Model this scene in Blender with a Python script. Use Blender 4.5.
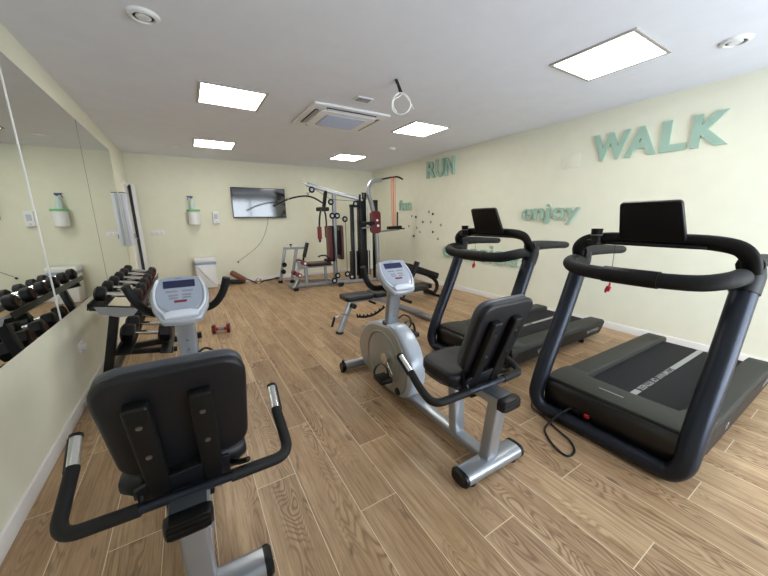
import bpy, bmesh, math, random
from mathutils import Vector, Matrix
random.seed(7)
PI = math.pi
C = bpy.context.scene.collection
for o in list(bpy.data.objects): bpy.data.objects.remove(o)

# ---------------------------------------------------------------- camera, world, light, exposure
RW, RL, RH, YF = 5.165, 7.618, 2.578, -1.7       # right wall x, back wall y, ceiling height, front wall y
yaw, pitch, roll = 0.548723, 0.217848, -0.010292
fw = Vector((math.sin(yaw)*math.cos(pitch), math.cos(yaw)*math.cos(pitch), -math.sin(pitch)))
rt = Vector((math.cos(yaw), -math.sin(yaw), 0)); up = rt.cross(fw)
r2 = rt*math.cos(roll) + up*math.sin(roll); u2 = -rt*math.sin(roll) + up*math.cos(roll)
cam = bpy.data.objects.new('camera', bpy.data.cameras.new('camera')); C.objects.link(cam)
m3 = Matrix((r2, u2, -fw)).transposed().to_4x4(); m3.translation = Vector((0.829573, 0, 1.370903)); cam.matrix_world = m3
cam.data.sensor_width = 36; cam.data.lens = 315.24/768*36; cam.data.clip_start = .02
bpy.context.scene.camera = cam
vs = bpy.context.scene.view_settings
vs.view_transform = 'Standard'; vs.look = 'None'; vs.gamma = 1; vs.use_curve_mapping = False; vs.exposure = 0.40
world = bpy.data.worlds.new('sky'); bpy.context.scene.world = world; world.use_nodes = True
world.node_tree.nodes['Background'].inputs[0].default_value = (.80, .90, 1, 1)
world.node_tree.nodes['Background'].inputs[1].default_value = 3.5
# daylight entering by the glazed opening behind the photographer
ld = bpy.data.lights.new('daylight', 'AREA'); ld.shape = 'RECTANGLE'; ld.size = 2.2; ld.size_y = 2.2; ld.energy = 95; ld.color = (.80, .90, 1)
lo = bpy.data.objects.new('daylight', ld); lo.location = (3.57, YF-.25, 1.25); lo.rotation_euler = (PI/2, 0, 0); C.objects.link(lo)
lo.rotation_euler = (-PI/2-.40, 0, PI)      # lamp tilted upward to brighten the ceiling; bounce off the ground is assumed
PANEL_EMIT = 13.0

# ---------------------------------------------------------------- materials
def srgb(c):
    return tuple(((v/255)/12.92 if v/255 <= .04045 else ((v/255+.055)/1.055)**2.4) for v in c)
def mat(name, c, rough=.5, metal=0, bump=0, bscale=200, spec=.5, coat=0, emit=None, estr=0, var=0, alpha=None):
    m = bpy.data.materials.new(name); m.use_nodes = True; nt = m.node_tree; b = nt.nodes['Principled BSDF']
    col = (*srgb(c), 1)
    b.inputs['Base Color'].default_value = col; b.inputs['Roughness'].default_value = rough
    b.inputs['Metallic'].default_value = metal; b.inputs['Specular IOR Level'].default_value = spec
    if coat: b.inputs['Coat Weight'].default_value = coat; b.inputs['Coat Roughness'].default_value = .1
    if emit: b.inputs['Emission Color'].default_value = (*srgb(emit), 1); b.inputs['Emission Strength'].default_value = estr
    tc = nt.nodes.new('ShaderNodeTexCoord')
    n = nt.nodes.new('ShaderNodeTexNoise'); n.inputs['Scale'].default_value = bscale; n.inputs['Detail'].default_value = 3
    nt.links.new(tc.outputs['Object'], n.inputs['Vector'])
    if bump:
        bp = nt.nodes.new('ShaderNodeBump'); bp.inputs['Strength'].default_value = bump; bp.inputs['Distance'].default_value = .002
        nt.links.new(n.outputs['Fac'], bp.inputs['Height']); nt.links.new(bp.outputs['Normal'], b.inputs['Normal'])
    mx = nt.nodes.new('ShaderNodeMix'); mx.data_type = 'RGBA'
    v = var or .04
    mx.inputs['A'].default_value = (*[x*(1-v) for x in col[:3]], 1); mx.inputs['B'].default_value = (*[min(1, x*(1+v)) for x in col[:3]], 1)
    n2 = nt.nodes.new('ShaderNodeTexNoise'); n2.inputs['Scale'].default_value = 6 if not var else bscale
    nt.links.new(tc.outputs['Object'], n2.inputs['Vector'])
    nt.links.new(n2.outputs['Fac'], mx.inputs['Factor']); nt.links.new(mx.outputs['Result'], b.inputs['Base Color'])
    return m
M = dict(
    wall=mat('cream_paint', (231, 230, 211), .75, bump=.15, bscale=120, spec=.25),
    ceil=mat('ceiling_paint', (232, 235, 246), .9, bump=.1, bscale=90, spec=.2),
    base=mat('baseboard_white', (236, 234, 232), .35),
    white=mat('white_plastic', (232, 233, 235), .35),
    wht2=mat('white_lacquer', (214, 218, 228), .3),
    grey_l=mat('light_grey_plastic', (190, 196, 208), .35),
    paper=mat('label_grey', (136, 139, 146), .5),
    silver=mat('silver_paint', (162, 166, 172), .3, metal=.65, bump=.05, bscale=900),
    silver_d=mat('grey_silver_paint', (156, 158, 164), .33, metal=.5),
    shroud=mat('silver_shroud', (160, 157, 149), .34, metal=.35),
    shroud_w=mat('pearl_shroud', (182, 190, 202), .3, metal=.2),
    chrome=mat('chrome', (220, 220, 218), .12, metal=1),
    black=mat('black_plastic', (12, 12, 14), .4, spec=.35),
    bmatte=mat('matte_black', (9, 9, 10), .5, spec=.3, bump=.2, bscale=600),
    foam=mat('foam_grip', (13, 13, 15), .6, spec=.35, bump=.6, bscale=700),
    vinyl=mat('black_vinyl', (14, 16, 22), .45, spec=.4, bump=.25, bscale=500),
    vinyl_g=mat('grey_vinyl_edge', (66, 70, 78), .4, bump=.2, bscale=400),
    bluegrey=mat('blue_grey_tube', (40, 44, 54), .34, metal=.6),
    deck=mat('deck_plastic', (46, 46, 42), .6, spec=.35, bump=.5, bscale=900),
    deck_side=mat('deck_side', (22, 22, 24), .45, spec=.35, bump=.2, bscale=600),
    belt=mat('running_belt', (27, 26, 30), .75, spec=.25, bump=.8, bscale=1500, var=.2),
    print=mat('grey_print', (150, 150, 147), .6),
    hood=mat('motor_hood', (12, 10, 12), .3),
    rackb=mat('rack_black', (11, 12, 15), .35, spec=.4),
    rubber=mat('rubber_head', (17, 15, 17), .5, spec=.35, bump=.3, bscale=300),
    redfoam=mat('red_grip', (122, 32, 38), .5, bump=.2),
    redvinyl=mat('dark_red_vinyl', (98, 26, 32), .35, bump=.2),
    maroon=mat('maroon_vinyl', (70, 24, 30), .35),
    red=mat('red_plastic', (190, 30, 34), .35),
    rednum=mat('red_mark', (100, 32, 24), .5),
    orange=mat('orange_latex', (244, 140, 96), .45),
    green=mat('green_foam', (158, 188, 172), .6, bump=.2, bscale=300),
    green_c=mat('green_plastic', (120, 190, 130), .4),
    blue_t=mat('trigger_blue', (60, 80, 130), .35),
    liquid=mat('spray_bottle_clear', (196, 214, 214), .15),
    lcd=mat('lcd_blue', (34, 42, 76), .15, spec=.6),
    screen=mat('tv_screen', (16, 18, 26), .07, spec=1.0),
    railtop=mat('rail_top_grey', (84, 87, 92), .32, metal=.5),
    lframe=mat('panel_frame_grey', (176, 172, 166), .5),
    csilver=mat('console_silver', (176, 180, 188), .3, metal=.25),
    cface=mat('console_face_grey', (160, 167, 182), .4),
    rim=mat('tv_rim', (20, 20, 24), .3),
    wood=mat('worn_brown_leather', (120, 70, 48), .5, bump=.3),
    dark=mat('dark_gap', (30, 32, 34), .5),
    frame=mat('window_frame_white', (240, 240, 240), .3),
    whitecord=mat('white_cord', (238, 238, 238), .4),
    blackcord=mat('black_cord', (18, 18, 18), .5),
    bagblue=mat('bin_band', (150, 172, 205), .35),
    steel=mat('steel_rod', (200, 202, 205), .2, metal=1),
    louvre=mat('ac_white', (232, 232, 236), .45),
    acgrill=mat('ac_grille', (186, 192, 212), .5),
    screw=mat('screw_steel', (150, 152, 156), .3, metal=1),
)
def emat(name, c, s):
    m = bpy.data.materials.new(name); m.use_nodes = True; nt = m.node_tree; nt.nodes.clear()
    e = nt.nodes.new('ShaderNodeEmission'); e.inputs[0].default_value = (*c, 1); e.inputs[1].default_value = s
    o = nt.nodes.new('ShaderNodeOutputMaterial'); nt.links.new(e.outputs[0], o.inputs[0]); return m
M['led'] = emat('led_diffuser', (1, .975, .90), PANEL_EMIT)
def mirror_mat():
    m = bpy.data.materials.new('mirror_silver'); m.use_nodes = True; b = m.node_tree.nodes['Principled BSDF']
    b.inputs['Base Color'].default_value = (.80, .83, .79, 1); b.inputs['Metallic'].default_value = 1; b.inputs['Roughness'].default_value = .0
    return m
M['mirror'] = mirror_mat()
def glass_mat():
    m = bpy.data.materials.new('clear_glass'); m.use_nodes = True; nt = m.node_tree; nt.nodes.clear()
    t = nt.nodes.new('ShaderNodeBsdfTransparent'); g = nt.nodes.new('ShaderNodeBsdfGlossy'); g.inputs['Roughness'].default_value = .02
    mx = nt.nodes.new('ShaderNodeMixShader'); mx.inputs[0].default_value = .08; o = nt.nodes.new('ShaderNodeOutputMaterial')
    nt.links.new(t.outputs[0], mx.inputs[1]); nt.links.new(g.outputs[0], mx.inputs[2]); nt.links.new(mx.outputs[0], o.inputs[0]); return m
M['glass'] = glass_mat()

def floor_mat():
    m = bpy.data.materials.new('wood_effect_tile'); m.use_nodes = True; nt = m.node_tree; b = nt.nodes['Principled BSDF']
    N = nt.nodes.new; L = nt.links.new
    def math_(op, a, bb=None):
        n = N('ShaderNodeMath'); n.operation = op
        for i, v in enumerate((a, bb)):
            if v is None: continue
            if isinstance(v, (int, float)): n.inputs[i].default_value = v
            else: L(v, n.inputs[i])
        return n.outputs[0]
    tc = N('ShaderNodeTexCoord'); sp = N('ShaderNodeSeparateXYZ'); L(tc.outputs['Object'], sp.inputs[0])
    x, y = sp.outputs[0], sp.outputs[1]
    u = math_('DIVIDE', math_('ADD', x, -0.9753+6.0), .2); col = math_('FLOOR', u); fu = math_('SUBTRACT', u, col)
    c3 = math_('FLOORED_MODULO', col, 3)           # +6.0 m = 30 columns, a multiple of 3
    v = math_('DIVIDE', math_('SUBTRACT', math_('ADD', y, 12-.325), math_('MULTIPLY', c3, .4)), 1.2)
    row = math_('FLOOR', v); fv = math_('SUBTRACT', v, row)
    def edge(f, w):      # 1 in the grout
        return math_('GREATER_THAN', math_('ABSOLUTE', math_('SUBTRACT', f, .5)), .5-w)
    grout = math_('MAXIMUM', edge(fu, .0085), edge(fv, .0015))
    cid = N('ShaderNodeCombineXYZ'); L(col, cid.inputs[0]); L(row, cid.inputs[1])
    wn = N('ShaderNodeTexWhiteNoise'); wn.noise_dimensions = '3D'; L(cid.outputs[0], wn.inputs['Vector'])
    rs = N('ShaderNodeSeparateColor'); L(wn.outputs['Color'], rs.inputs[0])
    # plank-local coordinates, each plank gets its own slice of the wood
    px = math_('SUBTRACT', fu, .5); 
    vec = N('ShaderNodeCombineXYZ'); L(math_('ADD', math_('MULTIPLY', px, .2), math_('MULTIPLY', rs.outputs[0], 7)), vec.inputs[0])
    L(math_('ADD', math_('MULTIPLY', fv, 1.2), math_('MULTIPLY', rs.outputs[1], 9)), vec.inputs[1]); L(math_('MULTIPLY', rs.outputs[2], 20), vec.inputs[2])
    def noise(sx, sy, detail, rough=.6, dist=0):
        mp = N('ShaderNodeMapping'); mp.inputs['Scale'].default_value = (sx, sy, 1); L(vec.outputs[0], mp.inputs[0])
        n = N('ShaderNodeTexNoise'); n.inputs['Scale'].default_value = 1; n.inputs['Detail'].default_value = detail
        n.inputs['Roughness'].default_value = rough; n.inputs['Distortion'].default_value = dist; L(mp.outputs[0], n.inputs['Vector']); return n.outputs['Fac']
    def ramp(f, a, bb, lo=0, hi=1):
        r = N('ShaderNodeMapRange'); r.inputs['From Min'].default_value = a; r.inputs['From Max'].default_value = bb
        r.inputs['To Min'].default_value = lo; r.inputs['To Max'].default_value = hi; L(f, r.inputs['Value']); return r.outputs[0]
    fine = noise(190, 7, 4, .7)
    streak = noise(45, 1.6, 3, .6, .6)
    # cathedral rings: contour lines of a smooth field
    fld = noise(9, 1.7, 1.5, .45, .35)
    rings = math_('MULTIPLY', math_('ADD', math_('SINE', math_('MULTIPLY', fld, 150)), 1), .5)
    rings = math_('POWER', rings, 2.2)
    rmask = ramp(noise(5, .9, 1), .42, .62)
    cloud = noise(7, 1.8, 3, .6)
    knot = ramp(noise(16, 5, 2, .5, .3), .66, .76)
    def mix(f, a, bcol, kind='MIX'):
        n = N('ShaderNodeMix'); n.data_type = 'RGBA'; n.blend_type = kind
        if isinstance(f, float): n.inputs['Factor'].default_value = f
        else: L(f, n.inputs['Factor'])
        for k, vv in (('A', a), ('B', bcol)):
            if isinstance(vv, tuple): n.inputs[k].default_value = (*srgb(vv), 1)
            else: L(vv, n.inputs[k])
        return n.outputs['Result']
    c = mix(ramp(cloud, .3, .7), (180, 148, 113), (212, 182, 145))
    c = mix(ramp(streak, .42, .70, 0, .62), c, (138, 104, 76))
    c = mix(math_('MULTIPLY', math_('MULTIPLY', rings, rmask), .75), c, (122, 88, 60))
    c = mix(ramp(fine, .48, .76, 0, .5), c, (104, 72, 48))
    c = mix(math_('MULTIPLY', knot, .75), c, (98, 80, 62))
    tone = mix(rs.outputs[2], (226, 222, 218), (250, 248, 244))
    c = mix(1.0, c, tone, 'MULTIPLY')
    c = mix(grout, c, (222, 202, 172))
    L(c, b.inputs['Base Color'])
    L(ramp(fine, .3, .8, .36, .52), b.inputs['Roughness'])
    h = math_('SUBTRACT', math_('MULTIPLY', fine, .25), grout)
    bp = N('ShaderNodeBump'); bp.inputs['Strength'].default_value = .25; bp.inputs['Distance'].default_value = .0015; L(h, bp.inputs['Height']); L(bp.outputs[0], b.inputs['Normal'])
    b.inputs['Specular IOR Level'].default_value = .4
    return m
M['floor'] = floor_mat()

# ---------------------------------------------------------------- geometry helpers
def V(*a): return Vector(a[0]) if len(a) == 1 else Vector(a)
def box(bm, c, s, bev=0, rot=None, seg=2):
    mt = Matrix.Translation(V(c)) @ (rot.to_4x4() if rot is not None else Matrix.Identity(4)) @ Matrix.Diagonal((s[0], s[1], s[2], 1))
    r = bmesh.ops.create_cube(bm, size=1, matrix=mt)
    if bev:
        es = list({e for v in r['verts'] for e in v.link_edges})
        bmesh.ops.bevel(bm, geom=es, offset=bev, segments=seg, profile=.6, affect='EDGES')
def box2(bm, p, q, bev=0): box(bm, [(p[i]+q[i])/2 for i in range(3)], [abs(q[i]-p[i]) for i in range(3)], bev)
def RX(a): return Matrix.Rotation(a, 3, 'X')
def RY(a): return Matrix.Rotation(a, 3, 'Y')
def RZ(a): return Matrix.Rotation(a, 3, 'Z')
def smooth_path(pts, n=6, closed=False):
    P = [V(p) for p in pts]; out = []
    m = len(P)
    for i in range(m if closed else m-1):
        if closed: p0, p1, p2, p3 = P[(i-1) % m], P[i], P[(i+1) % m], P[(i+2) % m]
        else: p0, p1, p2, p3 = P[max(i-1, 0)], P[i], P[i+1], P[min(i+2, m-1)]
        for k in range(n):
            t = k/n
            out.append(.5*((2*p1)+(-p0+p2)*t+(2*p0-5*p1+4*p2-p3)*t*t+(-p0+3*p1-3*p2+p3)*t**3))
    if not closed: out.append(P[-1])
    return out
def fillet(pts, r, n=5):
    """poly-line with rounded corners"""
    P = [V(p) for p in pts]; out = [P[0]]
    for i in range(1, len(P)-1):
        a, b, c = P[i-1], P[i], P[i+1]; d1 = (a-b); d2 = (c-b)
        rr = min(r, d1.length*.49, d2.length*.49); s = b+d1.normalized()*rr; e = b+d2.normalized()*rr
        for k in range(n+1):
            t = k/n; out.append(s*(1-t)**2 + b*2*t*(1-t) + e*t*t)
    out.append(P[-1]); return out
def tube(bm, pts, r, seg=12, closed=False, up=(0, 0, 1), rb=None, cap=True, sq=False, radii=None):
    """sweep; r radius (rb: radius along up for ellipses), sq = rounded-rectangle section"""
    P = [V(p) for p in pts]; n = len(P); rb = rb or r; rings = []; upv = V(up)
    T = []
    for i in range(n):
        a = P[(i-1) % n] if closed else P[max(i-1, 0)]; b = P[(i+1) % n] if closed else P[min(i+1, n-1)]
        T.append((b-a).normalized())
    t0 = T[0]; u = upv - t0*upv.dot(t0)
    if u.length < 1e-3: u = Vector((1, 0, 0)) - t0*t0.x
    u.normalize()
    for i in range(n):
        t = T[i]; u = (u - t*u.dot(t)).normalized(); w = t.cross(u)
        k = radii[i] if radii else 1; ring = []
        for j in range(seg):
            a = 2*PI*j/seg; ca, sa = math.cos(a), math.sin(a)
            if sq:
                e = .35 if sq is True else sq; ca = math.copysign(abs(ca)**e, ca); sa = math.copysign(abs(sa)**e, sa)
            ring.append(bm.verts.new(P[i] + w*(r*k*ca) + u*(rb*k*sa)))
        rings.append(ring)
    for i in range(n if closed else n-1):
        A, B = rings[i], rings[(i+1) % n]
        for j in range(seg): bm.faces.new((A[j], A[(j+1) % seg], B[(j+1) % seg], B[j]))
    if cap and not closed: bm.faces.new(rings[0][::-1]); bm.faces.new(rings[-1])
def cyl(bm, a, b, r, r1=None, seg=20): tube(bm, [a, b], r, seg, radii=[1, (r1 if r1 is not None else r)/r])
def torus(bm, c, R, r, axis='Y', seg=24, s2=8):
    pts = []
    for i in range(seg):
        a = 2*PI*i/seg; p = {'X': (0, math.cos(a)*R, math.sin(a)*R), 'Y': (math.cos(a)*R, 0, math.sin(a)*R), 'Z': (math.cos(a)*R, math.sin(a)*R, 0)}[axis]
        pts.append(V(c)+V(p))
    tube(bm, pts, r, s2, closed=True, up={'X': (1, 0, 0), 'Y': (0, 1, 0), 'Z': (0, 0, 1)}[axis])
def prism(bm, pts, o, ax, ay, an, d, bev=0, seg=3):
    """outline (2-D) in plane o + x*ax + y*ay, thickness d along an, both ends"""
    o, ax, ay, an = V(o), V(ax), V(ay), V(an)
    f = [bm.verts.new(o+ax*p[0]+ay*p[1]-an*d/2) for p in pts]; g = [bm.verts.new(o+ax*p[0]+ay*p[1]+an*d/2) for p in pts]
    n = len(pts); F = bm.faces.new(f); G = bm.faces.new(g); fs = [F, G]
    for i in range(n): fs.append(bm.faces.new((f[i], f[(i+1) % n], g[(i+1) % n], g[i])))
    bmesh.ops.recalc_face_normals(bm, faces=fs)
    if bev:
        bmesh.ops.bevel(bm, geom=list(F.edges)+list(G.edges), offset=bev, segments=seg, profile=.5, affect='EDGES')
def rrect(w, h, r, n=5, w2=None):
    """rounded rectangle outline centred; w2 = width of the lower edge"""
    w2 = w2 or w; c = [(w/2, h/2), (-w/2, h/2), (-w2/2, -h/2), (w2/2, -h/2)]; out = []
    for i in range(4):
        a, b, d = V(*c[i-1], 0), V(*c[i], 0), V(*c[(i+1) % 4], 0)
        s = b+(a-b).normalized()*r; e = b+(d-b).normalized()*r
        for k in range(n+1):
            t = k/n; p = s*(1-t)**2+b*2*t*(1-t)+e*t*t; out.append((p.x, p.y))
    return out
def lathe(bm, c, prof, seg=28, axis='Z'):
    rings = []
    for r, h in prof:
        ring = []
        for j in range(seg):
            a = 2*PI*j/seg; p = (math.cos(a)*r, math.sin(a)*r, h)
            p = {'Z': p, 'X': (p[2], p[0], p[1]), 'Y': (p[0], p[2], p[1])}[axis]; ring.append(bm.verts.new(V(c)+V(p)))
        rings.append(ring)
    for A, B in zip(rings, rings[1:]):
        for j in range(seg): bm.faces.new((A[j], A[(j+1) % seg], B[(j+1) % seg], B[j]))
    bm.faces.new(rings[0][::-1]); bm.faces.new(rings[-1])
def link(name, bm, m, parent=None, world=False, flat=False):
    if world and parent is not None: bmesh.ops.translate(bm, verts=bm.verts, vec=-parent_origin(parent))
    bmesh.ops.recalc_face_normals(bm, faces=bm.faces)
    for f in bm.faces: f.smooth = not flat
    for e in bm.edges:
        if len(e.link_faces) == 2 and e.calc_face_angle(0) > .62: e.smooth = False
    me = bpy.data.meshes.new(name); bm.to_mesh(me); bm.free()
    me.materials.append(M[m] if isinstance(m, str) else m)
    o = bpy.data.objects.new(name, me); C.objects.link(o)
    if parent is not None: o.parent = parent
    return o
SPLIT = {'seat_knob', 'floor_bar', 'trigger_pad', 'tray_arm', 'foot_cap', 'bolt', 'console_rim', 'belt_stripe', 'pulse_plate', 'air_outlet', 'transport_wheel', 'mast_bolt', 'arm_rest', 'guide_rod',
         'storage_knob', 'arm_end', 'arm_bracket', 'steel_cable', 'outlet_flap', 'status_light', 'side_lettering', 'pulley_hub', 'plate_rim'}
def islands(bm):
    bm.verts.index_update(); seen = set(); out = []
    for v in bm.verts:
        if v.index in seen: continue
        st = [v]; seen.add(v.index); isl = []
        while st:
            a = st.pop(); isl.append(a)
            for e in a.link_edges:
                o = e.other_vert(a)
                if o.index not in seen: seen.add(o.index); st.append(o)
        out.append(isl)
    return out
def parent_origin(p):
    v = Vector((0, 0, 0))
    while p is not None: v += p.location; p = p.parent
    return v
def tag(o, label=None, cat=None, group=None, kind=None):
    for k, v in (('label', label), ('category', cat), ('group', group), ('kind', kind)):
        if v: o[k] = v
    return o
def thing(name, label, cat, loc=(0, 0, 0), rz=0, group=None):
    o = bpy.data.objects.new(name, None); o.empty_display_size = .1; C.objects.link(o); o.location = loc; o.rotation_euler = (0, 0, rz)
    return tag(o, label, cat, group)
def P(name, m, parent, fn, world=True, **k):
    bm = bmesh.new(); fn(bm)
    if name in SPLIT and name != 'side_lettering':
        isl = islands(bm); n = len(isl)
        if n > 1:
            o = None
            for i in range(n):
                b2 = bm.copy(); b2.verts.ensure_lookup_table(); keep = {v.index for v in isl[i]}
                bmesh.ops.delete(b2, geom=[v for v in b2.verts if v.index not in keep], context='VERTS')
                o = link(name, b2, m, parent, world, **k)
            bm.free(); return o
    return link(name, bm, m, parent, world, **k)
def solo(name, m, fn, label, cat, group=None):
    """a thing that is a single mesh: its origin goes to its lowest centre point"""
    bm = bmesh.new(); fn(bm)
    xs = [v.co for v in bm.verts]; c = Vector(((min(v.x for v in xs)+max(v.x for v in xs))/2, (min(v.y for v in xs)+max(v.y for v in xs))/2, min(v.z for v in xs)))
    bmesh.ops.translate(bm, verts=bm.verts, vec=-c); o = link(name, bm, m); o.location = c
    return tag(o, label, cat, group)
def struct(name, m, fn, **k):
    bm = bmesh.new(); fn(bm); o = link(name, bm, m, **k); return tag(o, kind='structure')
def copy_tree(o, parent=None):
    c = o.copy(); C.objects.link(c); c.parent = parent
    for ch in list(o.children): copy_tree(ch, c)
    return c
def text_bm(bm, s, size, depth, mt, offset=0.0, align='LEFT', width=None, spacing=1.0):
    cu = bpy.data.curves.new('lettering', 'FONT'); cu.body = s; cu.size = size; cu.extrude = depth/2; cu.offset = offset; cu.align_x = align; cu.space_character = spacing
    cu.resolution_u = 3
    ob = bpy.data.objects.new('lettering', cu); C.objects.link(ob); bpy.context.view_layer.update()
    dg = bpy.context.evaluated_depsgraph_get(); me = bpy.data.meshes.new_from_object(ob.evaluated_get(dg)); bpy.data.objects.remove(ob)
    if width:
        xs = [v.co.x for v in me.vertices]; k = width/(max(xs)-min(xs)); x0 = min(xs) if align == 'LEFT' else (min(xs)+max(xs))/2
        for v in me.vertices: v.co.x = (v.co.x-x0)*k
    me.transform(mt); n0 = len(bm.verts); bm.from_mesh(me); bpy.data.meshes.remove(me)
def frame_m(o, ax, ay):
    ax, ay = V(ax).normalized(), V(ay).normalized(); az = ax.cross(ay); m = Matrix((ax, ay, az)).transposed().to_4x4(); m.translation = V(o); return m

# ================================================================ the room
struct('floor', 'floor', lambda b: box2(b, (-.2, YF-.2, -.1), (RW+.2, RL+.2, 0)))
struct('ceiling', 'ceil', lambda b: box2(b, (-.2, YF-.2, RH), (RW+.2, RL+.2, RH+.15)))
DY0, DY1, DZ = 6.88, 7.56, 2.03                        # door opening at the end of the left wall
def wl(b):
    box2(b, (-.2, YF-.2, 0), (0, DY0, RH)); box2(b, (-.2, DY1, 0), (0, RL+.2, RH)); box2(b, (-.2, DY0, DZ), (0, DY1, RH))
struct('wall_left', 'wall', wl)
struct('wall_right', 'wall', lambda b: box2(b, (RW, YF-.2, 0), (RW+.2, RL+.2, RH)))
struct('wall_back', 'wall', lambda b: box2(b, (0, RL, 0), (RW, RL+.2, RH)))
WX0, WX1, WZ1 = 2.4, 4.75, 2.42
def wf(b):
    box2(b, (0, YF-.2, 0), (WX0, YF, RH)); box2(b, (WX1, YF-.2, 0), (RW, YF, RH)); box2(b, (WX0, YF-.2, WZ1), (WX1, YF, RH))
struct('wall_front', 'wall', wf)
w = struct('window_1', 'frame', lambda b: [box2(b, (WX0, YF-.16, 0), (WX0+.06, YF-.08, WZ1)), box2(b, (WX1-.06, YF-.16, 0), (WX1, YF-.08, WZ1)),
    box2(b, (WX0, YF-.16, WZ1-.06), (WX1, YF-.08, WZ1)), box2(b, (WX0, YF-.16, 0), (WX1, YF-.08, .08)), box2(b, (3.54, YF-.16, 0), (3.61, YF-.08, WZ1))])
P('window_pane', 'glass', w, lambda b: box2(b, (WX0+.06, YF-.125, .08), (WX1-.06, YF-.115, WZ1-.06)))
BB = .085
struct('baseboard_left', 'base', lambda b: box2(b, (0, YF, 0), (.013, DY0-.06, BB), .002))
struct('baseboard_right', 'base', lambda b: box2(b, (RW-.013, YF, 0), (RW, RL, BB), .002))
struct('baseboard_back', 'base', lambda b: box2(b, (.013, RL-.013, 0), (RW-.013, RL, BB), .002))
# door at the end of the left wall
d = struct('door_1', 'frame', lambda b: [box2(b, (-.12, DY0, 0), (.02, DY0+.05, DZ), .003), box2(b, (-.12, DY1-.05, 0), (.02, DY1, DZ), .003), box2(b, (-.12, DY0, DZ-.05), (.02, DY1, DZ), .003)])
P('door_leaf', 'frame', d, lambda b: box2(b, (-.04, DY0+.05, .01), (.006, DY1-.085, DZ-.055), .003))
P('door_seal', 'dark', d, lambda b: box2(b, (.002, DY1-.075, .0), (.050, DY1-.05, DZ-.02)))
P('door_stop', 'frame', d, lambda b: box2(b, (.050, DY1-.065, .0), (.105, DY1-.03, DZ-.01), .003))
P('door_handle', 'steel', d, lambda b: [cyl(b, (.004, DY1-.14, 1.05), (.03, DY1-.14, 1.05), .01), cyl(b, (.03, DY1-.14, 1.05), (.03, DY1-.26, 1.05), .009)])

# ---- wall mirrors
ys = [-.22, 1.37, 2.96, 4.55, 6.24]
labs = ['tall wall mirror panel nearest the photographer, cut off by the left edge', 'tall wall mirror panel between the bright seam and the thin dark seam', 'tall wall mirror panel furthest back, ending beside the white wall cabinet']
for i in range(1, 4):
    mt = thing('wall_mirror', labs[i-1], 'mirror', (0, (ys[i]+ys[i+1])/2, .705), group='mirror panels on the left wall')
    P('mirror_glass', 'mirror', mt, lambda b: box2(b, (.001, ys[i]+.003, .705), (.007, ys[i+1]-.003, 2.37)))
    if i == 1: P('edge_strip', 'base', mt, lambda b: box2(b, (.001, ys[i+1]-.012, .705), (.011, ys[i+1]-.003, 2.37)))
    if i == 2: P('edge_strip', 'paper', mt, lambda b: box2(b, (.001, ys[i+1]-.006, .705), (.009, ys[i+1]-.003, 2.37)))
mf = solo('wall_socket', 'white', lambda b: [box(b, (.006, 3.23, .405), (.012, .085, .085), .004), box(b, (.02, 3.235, .40), (.03, .035, .05), .006)],
     'white wall socket with a small plug-in device below the mirror', 'socket')
# ---- white cabinet at the end of the mirror
cb = thing('wall_cabinet', 'tall narrow white box mounted on the left wall at the end of the mirror', 'cabinet', (0.05, 6.42, .985))
P('cabinet_body', 'wht2', cb, lambda b: box2(b, (0.0, 6.32, .985), (.095, 6.50, 1.785), .012))
P('cabinet_lid', 'dark', cb, lambda b: box2(b, (.012, 6.31, 1.785), (.09, 6.49, 1.795)))
P('cabinet_rib', 'grey_l', cb, lambda b: box2(b, (.036, 6.294, 1.0), (.056, 6.302, 1.77), .003))
P('cabinet_latch', 'paper', cb, lambda b: box2(b, (.105, 6.38, 1.1), (.115, 6.42, 1.17), .003))

# ---- ceiling fixtures
def ceil_light(x, y, lab):
    t = thing('ceiling_light', lab, 'ceiling light', (x, y, RH-.012), group='square LED ceiling panels')
    def fr(b):
        h = .30
        for s in (-1, 1):
            box(b, (s*(h-.012), 0, .006), (.024, 2*h, .012), .002); box(b, (0, s*(h-.012), .006), (2*h-.048, .024, .012), .002)
    P('light_frame', 'lframe', t, fr, world=False)
    P('diffuser', 'led', t, lambda b: box(b, (0, 0, .0075), (.552, .552, .005)), world=False)
ceil_light(3.80, 1.46, 'glowing square ceiling panel largest and nearest, above the near treadmill')
ceil_light(1.37, 3.80, 'glowing square ceiling panel left of the air conditioner')
ceil_light(1.37, 6.15, 'glowing square ceiling panel far left, near the back wall above the waste bin')
ceil_light(3.77, 3.80, 'glowing square ceiling panel right of the hanging white cable')
ceil_light(3.77, 6.16, 'glowing square ceiling panel far back above the multi-gym')
def round_vent(x, y, lab):
    t = thing('ceiling_vent', lab, 'vent', (x, y, RH-.02), group='round ceiling vents')
    P('vent_ring', 'white', t, lambda b: lathe(b, (0, 0, 0), [(.055, .012), (.058, .002), (.065, 0), (.080, .006), (.088, .02), (.055, .02)]), world=False)
    P('vent_disc', 'louvre', t, lambda b: lathe(b, (0, 0, .002), [(.0001, 0), (.034, 0), (.041, .005), (.038, .018)]), world=False)
    P('vent_gap', 'dark', t, lambda b: lathe(b, (0, 0, .012), [(.0001, 0), (.056, 0), (.056, .007)]), world=False)
round_vent(.76, 2.63, 'round white ceiling vent at the upper left of the picture')
round_vent(4.31, .87, 'round white ceiling vent at the upper right above the wall letters')
solo('ceiling_vent', 'louvre', lambda b: lathe(b, (.80, 6.72, RH-.015), [(.05, 0), (.085, .004), (.095, .015)]), 'small round ceiling vent far away above the end of the mirror', 'vent', 'round ceiling vents')
solo('smoke_detector', 'white', lambda b: lathe(b, (4.08, 5.0, RH-.04), [(.03, 0), (.05, .008), (.06, .03), (.06, .04)]), 'small round white ceiling detector between the two right-hand ceiling panels', 'detector')
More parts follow.
